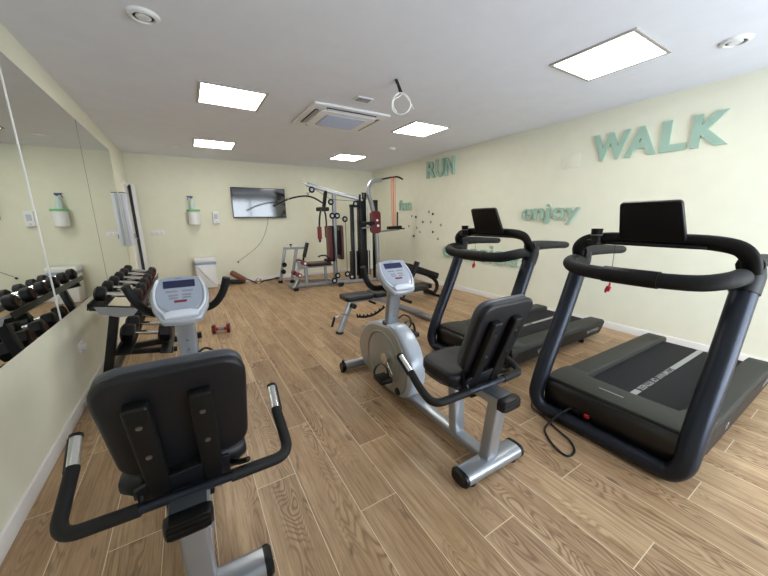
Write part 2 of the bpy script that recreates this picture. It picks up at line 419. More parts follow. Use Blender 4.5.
ac = thing('air_conditioner', 'large square white ceiling cassette air conditioner with grille', 'air conditioner', (2.60, 3.90, RH-.05))
def acp(b):
    lathe_pts = rrect(.95, .86, .03)
    prism(b, lathe_pts, (2.60, 3.90, RH-.012), (1, 0, 0), (0, 1, 0), (0, 0, 1), .024, .005)
P('panel', 'louvre', ac, acp)
P('inner_panel', 'louvre', ac, lambda b: prism(b, rrect(.72, .64, .11), (2.60, 3.90, RH-.036), (1, 0, 0), (0, 1, 0), (0, 0, 1), .022, .008))
P('grille', 'acgrill', ac, lambda b: [prism(b, rrect(.5, .44, .03), (2.60, 3.90, RH-.050), (1, 0, 0), (0, 1, 0), (0, 0, 1), .01, .003)] + [box(b, (2.60, 3.72+i*.04, RH-.056), (.48, .008, .006)) for i in range(10)])
P('air_outlet', 'dark', ac, lambda b: [box(b, (2.60, 3.90+s*.352, RH-.027), (.62, .034, .012)) for s in (-1, 1)] + [box(b, (2.60+s*.392, 3.90, RH-.027), (.034, .54, .012)) for s in (-1, 1)])
P('outlet_flap', 'louvre', ac, lambda b: [box(b, (2.60, 3.90+s*.352, RH-.032), (.60, .006, .02), rot=RX(.5*s)) for s in (-1, 1)] + [box(b, (2.60+s*.392, 3.90, RH-.032), (.006, .52, .02), rot=RY(-.5*s)) for s in (-1, 1)])
P('status_light', 'white', ac, lambda b: [box(b, (2.28+i*.035, 3.555, RH-.036), (.02, .022, .01), .003) for i in range(6)])
gr = thing('ceiling_grille', 'small rectangular white grille beside the air conditioner', 'vent', (2.545, 3.18, RH-.012))
P('grille_frame', 'louvre', gr, lambda b: prism(b, rrect(.19, .12, .01), (2.545, 3.18, RH-.005), (1, 0, 0), (0, 1, 0), (0, 0, 1), .01, .002))
P('grille_slot', 'paper', gr, lambda b: [box(b, (2.545, 3.145+.024*i, RH-.012), (.15, .009, .006)) for i in range(4)])
cc = thing('hanging_cable', 'white cable coiled in a loop hanging from the ceiling by a black plug', 'cable', (2.60, 2.63, RH))
P('plug', 'blackcord', cc, lambda b: [cyl(b, (2.58, 2.62, RH), (2.585, 2.61, RH-.03), .014), cyl(b, (2.585, 2.61, RH-.02), (2.615, 2.59, RH-.115), .012, .016)])
def coil(b):
    for k, (dx, dr) in enumerate(((0, 0), (.006, .006))):
        pts = [V(2.60+.83*.082*math.sin(a)*(1+dr)+dx, 2.57-.56*.082*math.sin(a)+.01*math.sin(a*2), RH-.205+.088*math.cos(a)) for a in [2*PI*i/24 for i in range(24)]]
        tube(b, pts, .0038, 6, closed=True)
    tube(b, smooth_path([(2.612, 2.59, RH-.11), (2.60, 2.575, RH-.14), (2.52, 2.56, RH-.19), (2.51, 2.555, RH-.25), (2.545, 2.55, RH-.29)]), .0045, 6)
    tube(b, smooth_path([(2.612, 2.59, RH-.11), (2.66, 2.58, RH-.135), (2.70, 2.57, RH-.18), (2.735, 2.56, RH-.235)]), .0045, 6)
P('cord', 'whitecord', cc, coil)

# ---- words on the right wall
ADV = dict(W=.944, A=.722, L=.611, K=.722, R=.722, U=.722, N=.722, e=.556, n=.611, j=.278, o=.611, y=.556, f=.333, u=.611, x=.556, r=.389, c=.556, i=.278, s=.556)
BEAR = dict(W=(0, 0), A=(0, 0), L=(.07, .02), K=(.07, 0), R=(.07, .0), U=(.07, .07), N=(.07, .07), e=(.035, .035), n=(.065, .065), j=(-.05, .07), o=(.04, .04), y=(.01, .01), f=(.01, -.01), u=(.065, .065), x=(.01, .01), r=(.065, -.01), c=(.04, .02), i=(.07, .07), s=(.03, .03))
def word(s, y0, z0, width, cap, depth, lab, off):
    """letters glued to the right wall, each its own mesh; y0 = left end seen from the room, cap = capital height"""
    t = thing('wall_lettering', lab, 'sign', (RW, y0, z0))
    KN = {'WA': -.10, 'AL': .0}; kern = [KN.get(s[i:i+2], -.015) for i in range(len(s)-1)]+[0]
    em = width/(sum(ADV[c] for c in s)+sum(kern)-BEAR[s[0]][0]-BEAR[s[-1]][1]); x = -BEAR[s[0]][0]*em; k = cap/.716
    for ch, kn in zip(s, kern):
        lo_, hi = {'j': (-.21, .716), 'y': (-.21, .519), 'f': (0, .727), 'i': (0, .716)}.get(ch, (0, .716) if ch.isupper() else (-.012, .531))
        bm = bmesh.new(); text_bm(bm, ch, 1.0, depth, Matrix.Identity(4), off)
        xs = [v.co.x for v in bm.verts]; ys_ = [v.co.y for v in bm.verts]; x0, x1, b0, b1 = min(xs), max(xs), min(ys_), max(ys_)
        L_, R_ = x+BEAR[ch][0]*em, x+(ADV[ch]-BEAR[ch][1])*em
        for v in bm.verts:
            u = L_+(v.co.x-x0)/(x1-x0)*(R_-L_); w_ = (lo_+(v.co.y-b0)/(b1-b0)*(hi-lo_))*k
            v.co = (RW-depth/2-.001+v.co.z, y0-u, z0+w_)
        link('letter', bm, 'green', t, True); x += (ADV[ch]+kn)*em
    return t
word('WALK', 2.165, 2.010, 1.165, .300, .022, 'large green raised letters WALK high on the right wall', .04)
word('RUN', 5.32, 2.15, .78, .32, .045, 'green raised letters RUN high on the right wall near the corner', .022)
word('enjoy', 3.06, 1.327, .83, .215, .03, 'green raised lower-case word enjoy on the wall between the treadmills', .012)
word('fun', 6.34, 1.545, .48, .225, .035, 'small green word fun on the wall behind the orange band', .012)
word('exercise', 4.78, .605, 1.72, .30, .03, 'green word exercise low on the wall behind the far treadmill handlebar', .012)
dots = [(416,217,5.707,1.39,0),(417,228,5.666,1.152,1),(433,214,5.134,1.445,0),(433,232,5.121,1.082,0),(414,236,5.773,.973,0),(423,222,5.457,1.283,0),(412,216,5.855,1.413,1),(431,222,5.192,1.284,1),(420,232,5.556,1.068,1),(438,239,4.96,.946,1),(429,212,5.263,1.488,1),(441,225,4.881,1.227,1),(409,226,5.966,1.191,1)]
LBL = ['topmost of the dark ones', 'grey one left of centre in the cluster', 'highest dark one on the right', 'dark one low on the right', 'lowest dark one on the left', 'dark one in the middle', 'grey one at the upper left', 'grey one right of the middle', 'grey one below the middle', 'grey one at the lower right end', 'grey one at the top', 'grey one furthest right', 'grey one furthest left']
for i, (a, bq, y, z, g) in enumerate(dots):
    r = .035 if g else .026
    def st(b):
        if g:
            pts = [(r*math.cos(t*PI/3+.3*i)*(1 if t % 2 else .5), r*math.sin(t*PI/3+.3*i)*(1 if t % 2 else .5)) for t in range(6)]
            prism(b, pts, (RW-.006, y, z), (0, 1, 0), (0, 0, 1), (1, 0, 0), .012, .002)
        else: lathe(b, (RW, y, z), [(r*.9, -.0005), (r, -.005), (r*.85, -.014), (r*.3, -.018)], 12, 'X')
    solo('wall_stud', 'paper' if g else 'black', st, 'small wall decoration beside the word fun, %s' % LBL[i], 'wall decoration', 'small decorations scattered on the right wall')
pl = thing('blank_plate', 'square cream blanking plate on the right wall left of the letters WALK', 'wall plate', (RW, 2.41, 1.98))
P('plate', 'wall', pl, lambda b: box2(b, (RW-.006, 2.315, 1.99), (RW, 2.515, 2.145), .003))
P('plate_rim', 'base', pl, lambda b: [box2(b, (RW-.009, 2.31, 1.985), (RW-.002, 2.316, 2.15)), box2(b, (RW-.009, 2.514, 1.985), (RW-.002, 2.52, 2.15)), box2(b, (RW-.009, 2.316, 1.982), (RW-.002, 2.514, 1.988))])

# ---- back wall
tv = thing('television', 'black flat-screen television hung on the back wall', 'television', (2.26, RL-.05, 1.41))
P('tv_body', 'rim', tv, lambda b: prism(b, rrect(1.12, .635, .012), (2.262, RL-.045, 1.725), (1, 0, 0), (0, 0, 1), (0, 1, 0), .045, .004))
P('tv_screen', 'screen', tv, lambda b: box(b, (2.262, RL-.070, 1.731), (1.095, .006, .60)))
P('wall_bracket', 'black', tv, lambda b: box(b, (2.262, RL-.012, 1.72), (.3, .024, .25)))
tc = thing('television_cable', 'thin black cable hanging in a curve from the television to a plug', 'cable', (2.0, RL-.01, .46))
P('cord', 'blackcord', tc, lambda b: tube(b, smooth_path([(2.42, RL-.02, 1.42), (2.40, RL-.008, 1.28), (2.30, RL-.006, 1.0), (2.12, RL-.006, .76), (1.72, RL-.008, .47)]), .0035, 6))
P('plug', 'blackcord', tc, lambda b: box(b, (1.705, RL-.015, .455), (.035, .03, .03), .006, RY(-.7)))
# towel box with spray bottle
tb = thing('paper_towel_holder', 'white cylindrical wall box with a green rim left of the television', 'holder', (.98, RL-.07, 1.27))
P('holder_body', 'white', tb, lambda b: lathe(b, (.98, RL-.11, 1.28), [(.085, 0), (.10, .01), (.104, .26), (.104, .265)]))
P('holder_rim', 'green_c', tb, lambda b: lathe(b, (.98, RL-.11, 1.545), [(.104, -.005), (.118, 0), (.118, .03), (.10, .035), (.06, .032)]))
sb = thing('spray_bottle', 'clear spray bottle with dark trigger standing in the white wall holder', 'bottle', (.97, RL-.11, 1.575))
P('bottle_body', 'liquid', sb, lambda b: lathe(b, (.97, RL-.11, 1.581), [(.045, 0), (.048, .02), (.045, .12), (.02, .17), (.014, .19), (.014, .22)]))
P('trigger_head', 'blue_t', sb, lambda b: [box(b, (.955, RL-.11, 1.82), (.09, .03, .035), .006), box(b, (.91, RL-.11, 1.79), (.012, .018, .06), .003, RY(.4)), cyl(b, (.97, RL-.11, 1.79), (.97, RL-.11, 1.81), .019), cyl(b, (.915, RL-.11, 1.83), (.895, RL-.11, 1.83), .008)])
ds = thing('soap_dispenser', 'small white dispenser on the back wall between holder and television', 'dispenser', (1.37, RL, 1.30))
P('dispenser_body', 'white', ds, lambda b: prism(b, rrect(.125, .25, .02), (1.37, RL-.035, 1.42), (1, 0, 0), (0, 0, 1), (0, 1, 0), .07, .012))
P('dispenser_front', 'grey_l', ds, lambda b: [prism(b, rrect(.065, .10, .01), (1.37, RL-.073, 1.44), (1, 0, 0), (0, 0, 1), (0, 1, 0), .006, .002), box(b, (1.37, RL-.06, 1.335), (.03, .03, .02), .004)])
sw = thing('light_switch', 'long white switch plate on the back wall near the door', 'switch', (.335, RL, 1.09))
P('switch_plate', 'white', sw, lambda b: prism(b, rrect(.23, .085, .008), (.335, RL-.005, 1.135), (1, 0, 0), (0, 0, 1), (0, 1, 0), .01, .002))
for k in range(3): P('rocker', 'base', sw, lambda b: box(b, (.265+.07*k, RL-.012, 1.135), (.055, .008, .06), .002))
bn = thing('waste_bin', 'tall white waste bin with a pale blue band against the back wall', 'bin', (1.07, RL-.20, 0))
P('bin_body', 'white', bn, lambda b: [prism(b, rrect(.38, .50, .0101, 2, .34), (1.06, RL-.20, .255), (1, 0, 0), (0, 0, 1), (0, 1, 0), .33, .02)])
P('bin_liner', 'bagblue', bn, lambda b: prism(b, rrect(.39, .33, .03), (1.06, RL-.20, .515), (1, 0, 0), (0, 1, 0), (0, 0, 1), .045, .004))
P('bin_lid', 'white', bn, lambda b: prism(b, rrect(.395, .335, .03), (1.06, RL-.20, .582), (1, 0, 0), (0, 1, 0), (0, 0, 1), .09, .02))
# things lying at the foot of the back wall
sp_ = thing('padded_ab_strap', 'worn brown padded strap lying against the back wall', 'strap', (1.66, 7.40, 0))
P('pad', 'wood', sp_, lambda b: prism(b, rrect(.36, .15, .06), (1.65, 7.40, .17), (.80, 0, -.60), (.2, .95, .27), (.57, -.30, .76), .08, .025))
P('webbing', 'blackcord', sp_, lambda b: [box(b, (1.60, 7.47, .05), (.36, .12, .09), .02, RY(.12)), tube(b, smooth_path([(1.76, 7.45, .12), (1.88, 7.40, .06), (1.95, 7.35, .025), (2.0, 7.30, .025)]), .03, 8, rb=.012)])
rg = thing('ring_handle', 'small metal ring attachment on the floor by the back wall', 'handle', (2.02, 7.24, 0))
P('ring', 'chrome', rg, lambda b: torus(b, (2.02, 7.20, .065), .05, .013, 'Y'))
P('clip', 'blackcord', rg, lambda b: [box(b, (2.02, 7.24, .02), (.12, .05, .035), .008)])
solo('cable_rope', 'blackcord', lambda b: [tube(b, smooth_path([(2.10, 7.28, .018), (2.2, 7.42, .018), (2.33, 7.45, .02), (2.45, 7.50, .025), (2.55, 7.48, .03)]), .016, 8), cyl(b, (2.44, 7.5, .025), (2.58, 7.48, .03), .026)], 'black rope attachment stretched along the foot of the back wall', 'rope')

# ================================================================ dumbbell rack
rk = thing('dumbbell_rack', 'black two-tier dumbbell rack standing along the mirrored wall', 'rack', (.38, 3.65, 0))
RY0, RY1 = 2.98, 4.20
for yy in (RY0, RY1):
    fr = P('foot', 'rackb', rk, lambda b: [tube(b, [(.07, yy, .035), (.80, yy, .035)], .032, 12, sq=True)])
    P('foot_cap', 'bmatte', fr, lambda b: [box(b, (.80, yy, .032), (.05, .085, .064), .01), box(b, (.07, yy, .032), (.05, .085, .064), .01)])
    P('leg', 'rackb', rk, lambda b: [tube(b, [(.14, yy, .04), (.30, yy, .73)], .030, 12, sq=True)])
    P('tray_arm', 'rackb', rk, lambda b: [tube(b, [(.16, yy, .760), (.49, yy, .695)], .020, 10, sq=True), tube(b, [(.20, yy, .40), (.64, yy, .335)], .020, 10, sq=True)])
sl = math.atan2(.07, .36)
def tray(b, x, z, wd):
    # two angle rails and end lip, tilted towards the room
    for s in (-1, 1):
        cx, cz = x+s*wd*.36*math.cos(sl), z-s*wd*.36*math.sin(sl)
        box(b, (cx, 3.64, cz), (.085, 1.62, .006), rot=RY(sl)); box(b, (cx+s*.04, 3.64, cz+.018), (.006, 1.62, .045), rot=RY(sl))
P('upper_tray', 'rackb', rk, lambda b: tray(b, .33, .757, .30))
P('lower_tray', 'rackb', rk, lambda b: tray(b, .45, .395, .36))
P('end_plate', 'silver_d', rk, lambda b: prism(b, [(-.12, .02), (.13, .02), (.10, -.035), (.02, -.05), (-.09, -.03)], (.33, 2.83, .752), (math.cos(sl), 0, -math.sin(sl)), (math.sin(sl), 0, math.cos(sl)), (0, 1, 0), .006))
P('back_beam', 'rackb', rk, lambda b: [tube(b, [(.19, RY0, .18), (.19, RY1, .18)], .022, 10, sq=True)])
def make_dumbbell(R, HL, half, group, lab):
    t = thing('dumbbell', lab, 'dumbbell', (0, 0, 0), group=group)
    P('handle', 'chrome', t, lambda b: lathe(b, (0, 0, 0), [(.017, -half), (.017, -half*.75), (.021, 0), (.017, half*.75), (.017, half)], 14, 'X'), world=False)
    for s in (-1, 1):
        h = P('head', 'rubber', t, lambda b: lathe(b, (s*(half+HL/2), 0, 0), [(R*.72, -HL/2), (R*.98, -HL/2+.012), (R, 0), (R*.98, HL/2-.012), (R*.72, HL/2)], 6 if R > .07 else 16, 'X'), world=False)
        P('weight_mark', 'rednum', h, lambda b: torus(b, (s*(half+HL+.0005), 0, 0), R*.5, .004, 'X', 16, 6), world=False)
    return t
words_ = ['nearest', 'second nearest', 'third nearest', 'third from the far end', 'second from the far end', 'furthest']
proto = None
for i in range(6):
    o = copy_tree(proto) if proto else make_dumbbell(.056, .065, .072, 'dumbbells on the upper tier of the rack', '')
    proto = proto or o; o['label'] = 'chrome-handled black dumbbell, %s on the upper tier' % words_[i]
    o.location = (.335, 3.0+.262*i, .832); o.rotation_euler = (0, sl, 0)
proto = None
for i in range(5):
    o = copy_tree(proto) if proto else make_dumbbell(.074, .09, .075, 'heavier dumbbells on the lower tier of the rack', '')
    proto = proto or o; o['label'] = 'big black hexagonal dumbbell, %s on the lower tier' % (['nearest', 'second nearest', 'middle one', 'second furthest', 'furthest'][i])
    o.location = (.45, 3.08+.265*i, .485); o.rotation_euler = (0, sl, 0)
# small red dumbbell on the floor
rd = thing('small_dumbbell', 'small red dumbbell lying alone on the floor behind the near bike', 'dumbbell', (1.04, 4.24, 0), -.18)
P('handle', 'red', rd, lambda b: lathe(b, (0, 0, .05), [(.020, -.07), (.026, 0), (.020, .07)], 12, 'X'), world=False)
P('grip_label', 'paper', rd, lambda b: lathe(b, (0, 0, .05), [(.0262, -.03), (.0275, 0), (.0262, .03)], 12, 'X'), world=False)
for s in (-1, 1):
    P('head', 'redvinyl', rd, lambda b: lathe(b, (s*.082, 0, .053), [(.052, -.02), (.061, -.014), (.061, .014), (.052, .02)], 6, 'X'), world=False)

# ================================================================ recumbent bikes (x lateral, y forward, origin under the rear foot)
def make_bike(label):
    t = thing('exercise_bike', label, 'exercise bike', (0, 0, 0), group='recumbent exercise bikes')
    Q = lambda n, m, f, p=None: P(n, m, p or t, f, world=False)
    rs_ = Q('rear_stabilizer', 'silver', lambda b: tube(b, [(-.205, .018, .045), (.205, .018, .045)], .058, 24, rb=.036, sq=.7, up=(0, 0, 1)))
    for s in (-1, 1):
        Q('end_cap', 'black', lambda b: tube(b, [(s*.203, .018, .045), (s*.222, .018, .045), (s*.233, .018, .045)], .060, 24, rb=.038, sq=.7, radii=[1, 1, .8]), rs_)
        Q('foot_pad', 'black', lambda b: cyl(b, (s*.16, 0, 0), (s*.16, 0, .016), .03), rs_)
    fs = Q('front_stabilizer', 'silver', lambda b: cyl(b, (-.22, 1.50, .052), (.22, 1.50, .052), .040))
    for s in (-1, 1):
        Q('end_cap', 'black', lambda b: [cyl(b, (s*.217, 1.50, .05), (s*.252, 1.50, .05), .045, .040), cyl(b, (s*.23, 1.50, .09), (s*.23, 1.50, .112), .013), cyl(b, (s*.235, 1.50, 0), (s*.235, 1.50, .03), .02)], fs)
    Q('main_beam', 'silver', lambda b: tube(b, [(0, .04, .062), (0, 1.48, .062)], .036, 16, rb=.026, sq=True))
    Q('rear_post', 'silver', lambda b: tube(b, [(0, .03, .075), (0, -.01, .435)], .044, 20, rb=.034, sq=True, up=(0, 1, 0)))
    Q('seat_post', 'silver', lambda b: tube(b, [(0, .275, .085), (0, .30, .435)], .045, 20, rb=.03, sq=True, up=(0, 1, 0)))
    rl = Q('seat_rail', 'silver', lambda b: tube(b, [(0, -.06, .457), (0, .46, .457)], .060, 16, rb=.026, sq=True))
    Q('rail_top', 'railtop', lambda b: box(b, (0, .20, .484), (.104, .51, .005), .002), rl)
    Q('rail_end_cap', 'black', lambda b: [tube(b, [(0, -.058, .456), (0, -.088, .456), (0, -.100, .456)], .068, 16, rb=.032, sq=True, radii=[1, 1, .88])] + [box(b, (0, -.0935, .456+dz), (.118, .02, .004), .0015) for dz in (-.018, 0, .018)], rl)
    # seat carriage and lever
    Q('seat_carriage', 'bmatte', lambda b: [box(b, (0, .15, .455), (.145, .20, .09), .008), prism(b, [(.06, .485), (.40, .485), (.33, .42), (.12, .405)], (0, 0, 0), (0, 1, 0), (0, 0, 1), (1, 0, 0), .15, .006)])
    Q('adjust_lever', 'black', lambda b: [tube(b, smooth_path([(.10, .12, .49), (.15, .06, .50), (.19, .02, .525)]), .010, 8)])
    Q('lock_pin', 'chrome', lambda b: [cyl(b, (.06, .07, .445), (.10, .07, .445), .008), cyl(b, (.092, .07, .415), (.092, .07, .47), .005)])
    # seat
    def seat(b):
        out = [(-.160, 0), (.160, 0), (.19, .10), (.19, .20), (.18, .26), (.13, .312), (0, .33), (-.13, .312), (-.18, .26), (-.19, .20), (-.19, .10)]
        out = [(p.x, p.y) for p in smooth_path([(x, y, 0) for x, y in out], 3, True)]
        prism(b, out, (0, .075, .520), (1, 0, 0), (0, 1, .0), (0, 0, 1), .08, .03, 4)
    se = Q('seat', 'vinyl', seat)
    Q('seat_shell', 'vinyl_g', lambda b: prism(b, [(p[0]*.97, p[1]*.97+.004) for p in [(-.160, 0), (.160, 0), (.19, .10), (.19, .20), (.18, .26), (.13, .312), (0, .33), (-.13, .312), (-.18, .26), (-.19, .20), (-.19, .10)]], (0, .075, .480), (1, 0, 0), (0, 1, 0), (0, 0, 1), .02, .004), se)
    # backrest, leaning backwards
    bt = math.atan2(.36, 1); n = V(0, -math.cos(bt), -math.sin(bt)); ay = V(0, -math.sin(bt), math.cos(bt)); c0 = V(.018, -.008, .775)
    br = Q('backrest', 'vinyl', lambda b: prism(b, rrect(.385, .425, .085, 7, .365), c0, (1, 0, 0), ay, n, .035, .014, 3))
    Q('backrest_cushion', 'vinyl_g', lambda b: prism(b, rrect(.38, .42, .08, 7, .36), c0-n*.030, (1, 0, 0), ay, n, .042, .018, 4), br)
    for x in (-.093, .060):
        bar = Q('backrest_support', 'bmatte', lambda b: prism(b, rrect(.062, .435, .014), c0+V(x, 0, 0)+n*.034-ay*.088, (1, 0, 0), ay, n, .036, .008), t)
        Q('bolt', 'screw', lambda b: [cyl(b, c0+V(x, 0, 0)+n*.050+ay*(dz), c0+V(x, 0, 0)+n*.056+ay*(dz), .008) for dz in (.06, -.075)], bar)
    Q('bracket', 'vinyl', lambda b: [prism(b, [(-.14, 0), (.13, 0), (.13, .10), (.09, .105), (-.11, .085), (-.14, .07)], (0, .056, .478), (1, 0, 0), ay, n, .012, .003)] + [prism(b, [(-.03, -.03), (.06, -.03), (.03, .06)], (x, .05, .52), (0, 1, 0), (0, 0, 1), (1, 0, 0), .008) for x in (-.125, .105)])
    # grab bar: chromed cross tube with foam arms and pulse sensors
    gb = Q('grab_bar', 'bluegrey', lambda b: cyl(b, (-.15, .015, .486), (.14, .015, .486), .016))
    for s in (-1, 1):
        pts = fillet([(s*.13, .015, .486), (s*.340, .05, .460), (s*.340, .17, .505), (s*.335, .245, .550)], .07, 8)
        Q('foam_grip', 'foam', lambda b: tube(b, pts, .021, 14), gb)
        a, c = V(s*.335, .24, .546), V(s*.340, .342, .608)
        pu = Q('pulse_sensor', 'chrome', lambda b: cyl(b, a, c, .0185), gb)
        Q('sensor_collar', 'black', lambda b: [cyl(b, a-(c-a)*.02, a+(c-a)*.10, .0205), cyl(b, c, c+(c-a)*.09, .0205), cyl(b, a+V(s*.010, 0, 0)+V(s*.004, .002, -.002), c+V(s*.013, .002, -.002), .012)], pu)
    # drive housing
    side = [(1.0, .565), (.93, .575), (.83, .54), (.74, .46), (.685, .36), (.67, .24), (.70, .12), (.78, .05), (.92, .03), (1.10, .035), (1.30, .06), (1.43, .13), (1.49, .24), (1.465, .35), (1.38, .45), (1.25, .525), (1.12, .555)]
    sm = [(p.x, p.y) for p in smooth_path([(a, c, 0) for a, c in side], 3, True)]
    dh = Q('drive_housing', 'shroud_w', lambda b: prism(b, sm, (0, 0, 0), (0, 1, 0), (0, 0, 1), (1, 0, 0), .135, .022, 3))
    for s in (-1, 1):
        pan = [((a-1.08)*.90+1.085, (c-.3)*.93+.3) for a, c in sm]
        Q('side_cover', 'shroud', lambda b: prism(b, pan, (s*.072, 0, 0), (0, 1, 0), (0, 0, 1), (1, 0, 0), .022, .009, 3), dh)
        el = [(1.04+.235*math.cos(a), .285+.215*math.sin(a)) for a in [2*PI*i/36 for i in range(36)]]
        Q('cover_ring', 'shroud', lambda b: tube(b, [(s*.084, a, c) for a, c in el], .007, 8, closed=True, up=(1, 0, 0)), dh)
        Q('cover_disc', 'shroud', lambda b: prism(b, [((a-1.04)*.9+1.04, (c-.285)*.9+.285) for a, c in el], (s*.085, 0, 0), (0, 1, 0), (0, 0, 1), (1, 0, 0), .008, .003, 2), dh)
        Q('vent_cap', 'black', lambda b: lathe(b, (s*.083, .82, .095), [(.03, -.008), (.032, 0), (.026, .008)] if s > 0 else [(.026, -.008), (.032, 0), (.03, .008)], 16, 'X'), dh)
        # crank and pedal
        a0 = V(s*.112, .945, .325); ang = -2.36 if s < 0 else -2.36+PI
        a1 = a0+V(0, .145*math.cos(ang), .145*math.sin(ang))
        ck = Q('crank', 'chrome', lambda b: [cyl(b, a0-V(s*.02, 0, 0), a0+V(s*.015, 0, 0), .042), tube(b, [a0+V(s*.006, 0, 0), a1+V(s*.006, 0, 0)], .014, 10, rb=.008, up=(1, 0, 0)), cyl(b, a1, a1+V(s*.05, 0, 0), .008)])
        pc = a1+V(s*.085, 0, 0)
        pd = Q('pedal', 'black', lambda b: [box(b, pc, (.095, .12, .034), .006), box(b, pc+V(0, 0, -.016), (.05, .10, .012), .004)], ck)
        Q('pedal_strap', 'blackcord', lambda b: tube(b, smooth_path([pc+V(-.045, .01, 0), pc+V(-.055, .03, .055), pc+V(-.02, .04, .095), pc+V(.02, .04, .095), pc+V(.055, .03, .05), pc+V(.05, .01, 0)]), .017, 8, rb=.003, up=(1, 0, 0)), pd)
    # console mast, handlebar, console
    Q('mast_collar', 'black', lambda b: tube(b, [(0, 1.045, .545), (0, 1.04, .567)], .062, 16, rb=.045, sq=True, up=(0, 1, 0)))
    ms = Q('console_mast', 'silver', lambda b: tube(b, [(0, 1.05, .50), (0, .99, .88)], .050, 20, rb=.030, sq=True, up=(0, 1, 0)))
    Q('mast_bolt', 'screw', lambda b: [cyl(b, (0, 1.01, .63), (0, .995, .63), .007), cyl(b, (0, 1.0, .69), (0, .985, .69), .007), cyl(b, (-.056, 1.02, .66), (.056, 1.02, .66), .006)], ms)
    hb = Q('handlebar', 'foam', lambda b: tube(b, fillet([(-.243, 1.03, 1.03), (-.215, 1.045, .93), (-.15, 1.065, .85), (.15, 1.065, .85), (.215, 1.045, .93), (.243, 1.03, 1.03)], .07, 6), .022, 12))
    Q('bar_clamp', 'bmatte', lambda b: box(b, (0, 1.05, .85), (.10, .075, .07), .01), hb)
    ct = math.atan2(.205, .205); cay = V(0, math.sin(ct), math.cos(ct)); cn = V(0, -math.cos(ct), math.sin(ct)); cc0 = V(0, .968, .938)
    shp = [(-.112, .135), (-.06, .146), (0, .149), (.06, .146), (.112, .135), (.136, .06), (.140, 0), (.130, -.06), (.098, -.132), (.085, -.146), (.04, -.152), (0, -.155), (-.04, -.152), (-.085, -.146), (-.098, -.132), (-.130, -.06), (-.140, 0), (-.136, .06)]
    cs = Q('console', 'csilver', lambda b: prism(b, shp, cc0, (1, 0, 0), cay, cn, .05, .014, 3))
    Q('console_back', 'silver', lambda b: prism(b, [(x*.8, y*.85) for x, y in shp], cc0-cn*.04, (1, 0, 0), cay, cn, .04, .015, 2), cs)
    Q('console_face', 'cface', lambda b: prism(b, [(x*.80, y*.86+.014) for x, y in shp[:8]] + [(.06, -.085), (-.06, -.085)] + [(x*.80, y*.86+.014) for x, y in shp[15:]], cc0+cn*.026, (1, 0, 0), cay, cn, .004, .0015, 1), cs)
    def side_rim(b):
        for s in (-1, 1):
            tube(b, smooth_path([cc0+cn*.027+V(s*x, 0, 0)+cay*y for x, y in ((.100, .125), (.117, .06), (.119, 0), (.108, -.055), (.078, -.10))]), .007, 8)
    Q('console_rim', 'wht2', side_rim, cs)
    Q('display', 'lcd', lambda b: prism(b, rrect(.152, .048, .004, 2), cc0+cn*.029+cay*.088, (1, 0, 0), cay, cn, .003), cs)
    for s in (-1, 1):
        for yy, wd in ((.040, .055), (.014, .044), (-.004, .042)):
            Q('button_row', 'paper', lambda b: prism(b, rrect(wd, .009, .004, 2), cc0+cn*.029+cay*yy+V(s*(.010+wd/2), 0, 0), (1, 0, 0), cay, cn, .004, .001, 1), cs)
    Q('start_button', 'redfoam', lambda b: prism(b, rrect(.060, .014, .003, 2), cc0+cn*.029-cay*.027, (1, 0, 0), cay, cn, .004, .001, 1), cs)
    Q('badge', 'paper', lambda b: prism(b, rrect(.036, .006, .002, 2), cc0+cn*.029+cay*.125, (1, 0, 0), cay, cn, .002), cs)
    Q('reading_ledge', 'wht2', lambda b: prism(b, [(-.085, .008), (-.045, .022), (.045, .022), (.085, .008), (.075, -.022), (-.075, -.022)], cc0+cn*.036-cay*.112, (1, 0, 0), cay, cn, .024, .006, 2), cs)
    Q('pulse_lead', 'blackcord', lambda b: tube(b, smooth_path([(.045, 1.0, .60), (.085, .985, .625), (.125, .96, .60), (.125, .95, .54), (.085, .955, .52), (.05, .97, .53)]), .007, 8))
    return t
bike = make_bike('grey recumbent exercise bike in the middle of the room, seen from the side')
bike.location = (2.103, .965, 0); bike.rotation_euler.z = -.014
bike2 = copy_tree(bike)
for ch in bike.children:          # the seat of the middle bike is adjusted a notch further forward
    if ch.name.split('.')[0] in ('seat', 'backrest', 'backrest_support', 'bracket', 'grab_bar', 'seat_carriage', 'adjust_lever', 'lock_pin'): ch.location.y += .053
bike2['label'] = 'recumbent exercise bike in the left foreground, seen from behind its black backrest'
bike2.location = (.727, 1.082, 0); bike2.rotation_euler.z = -.026

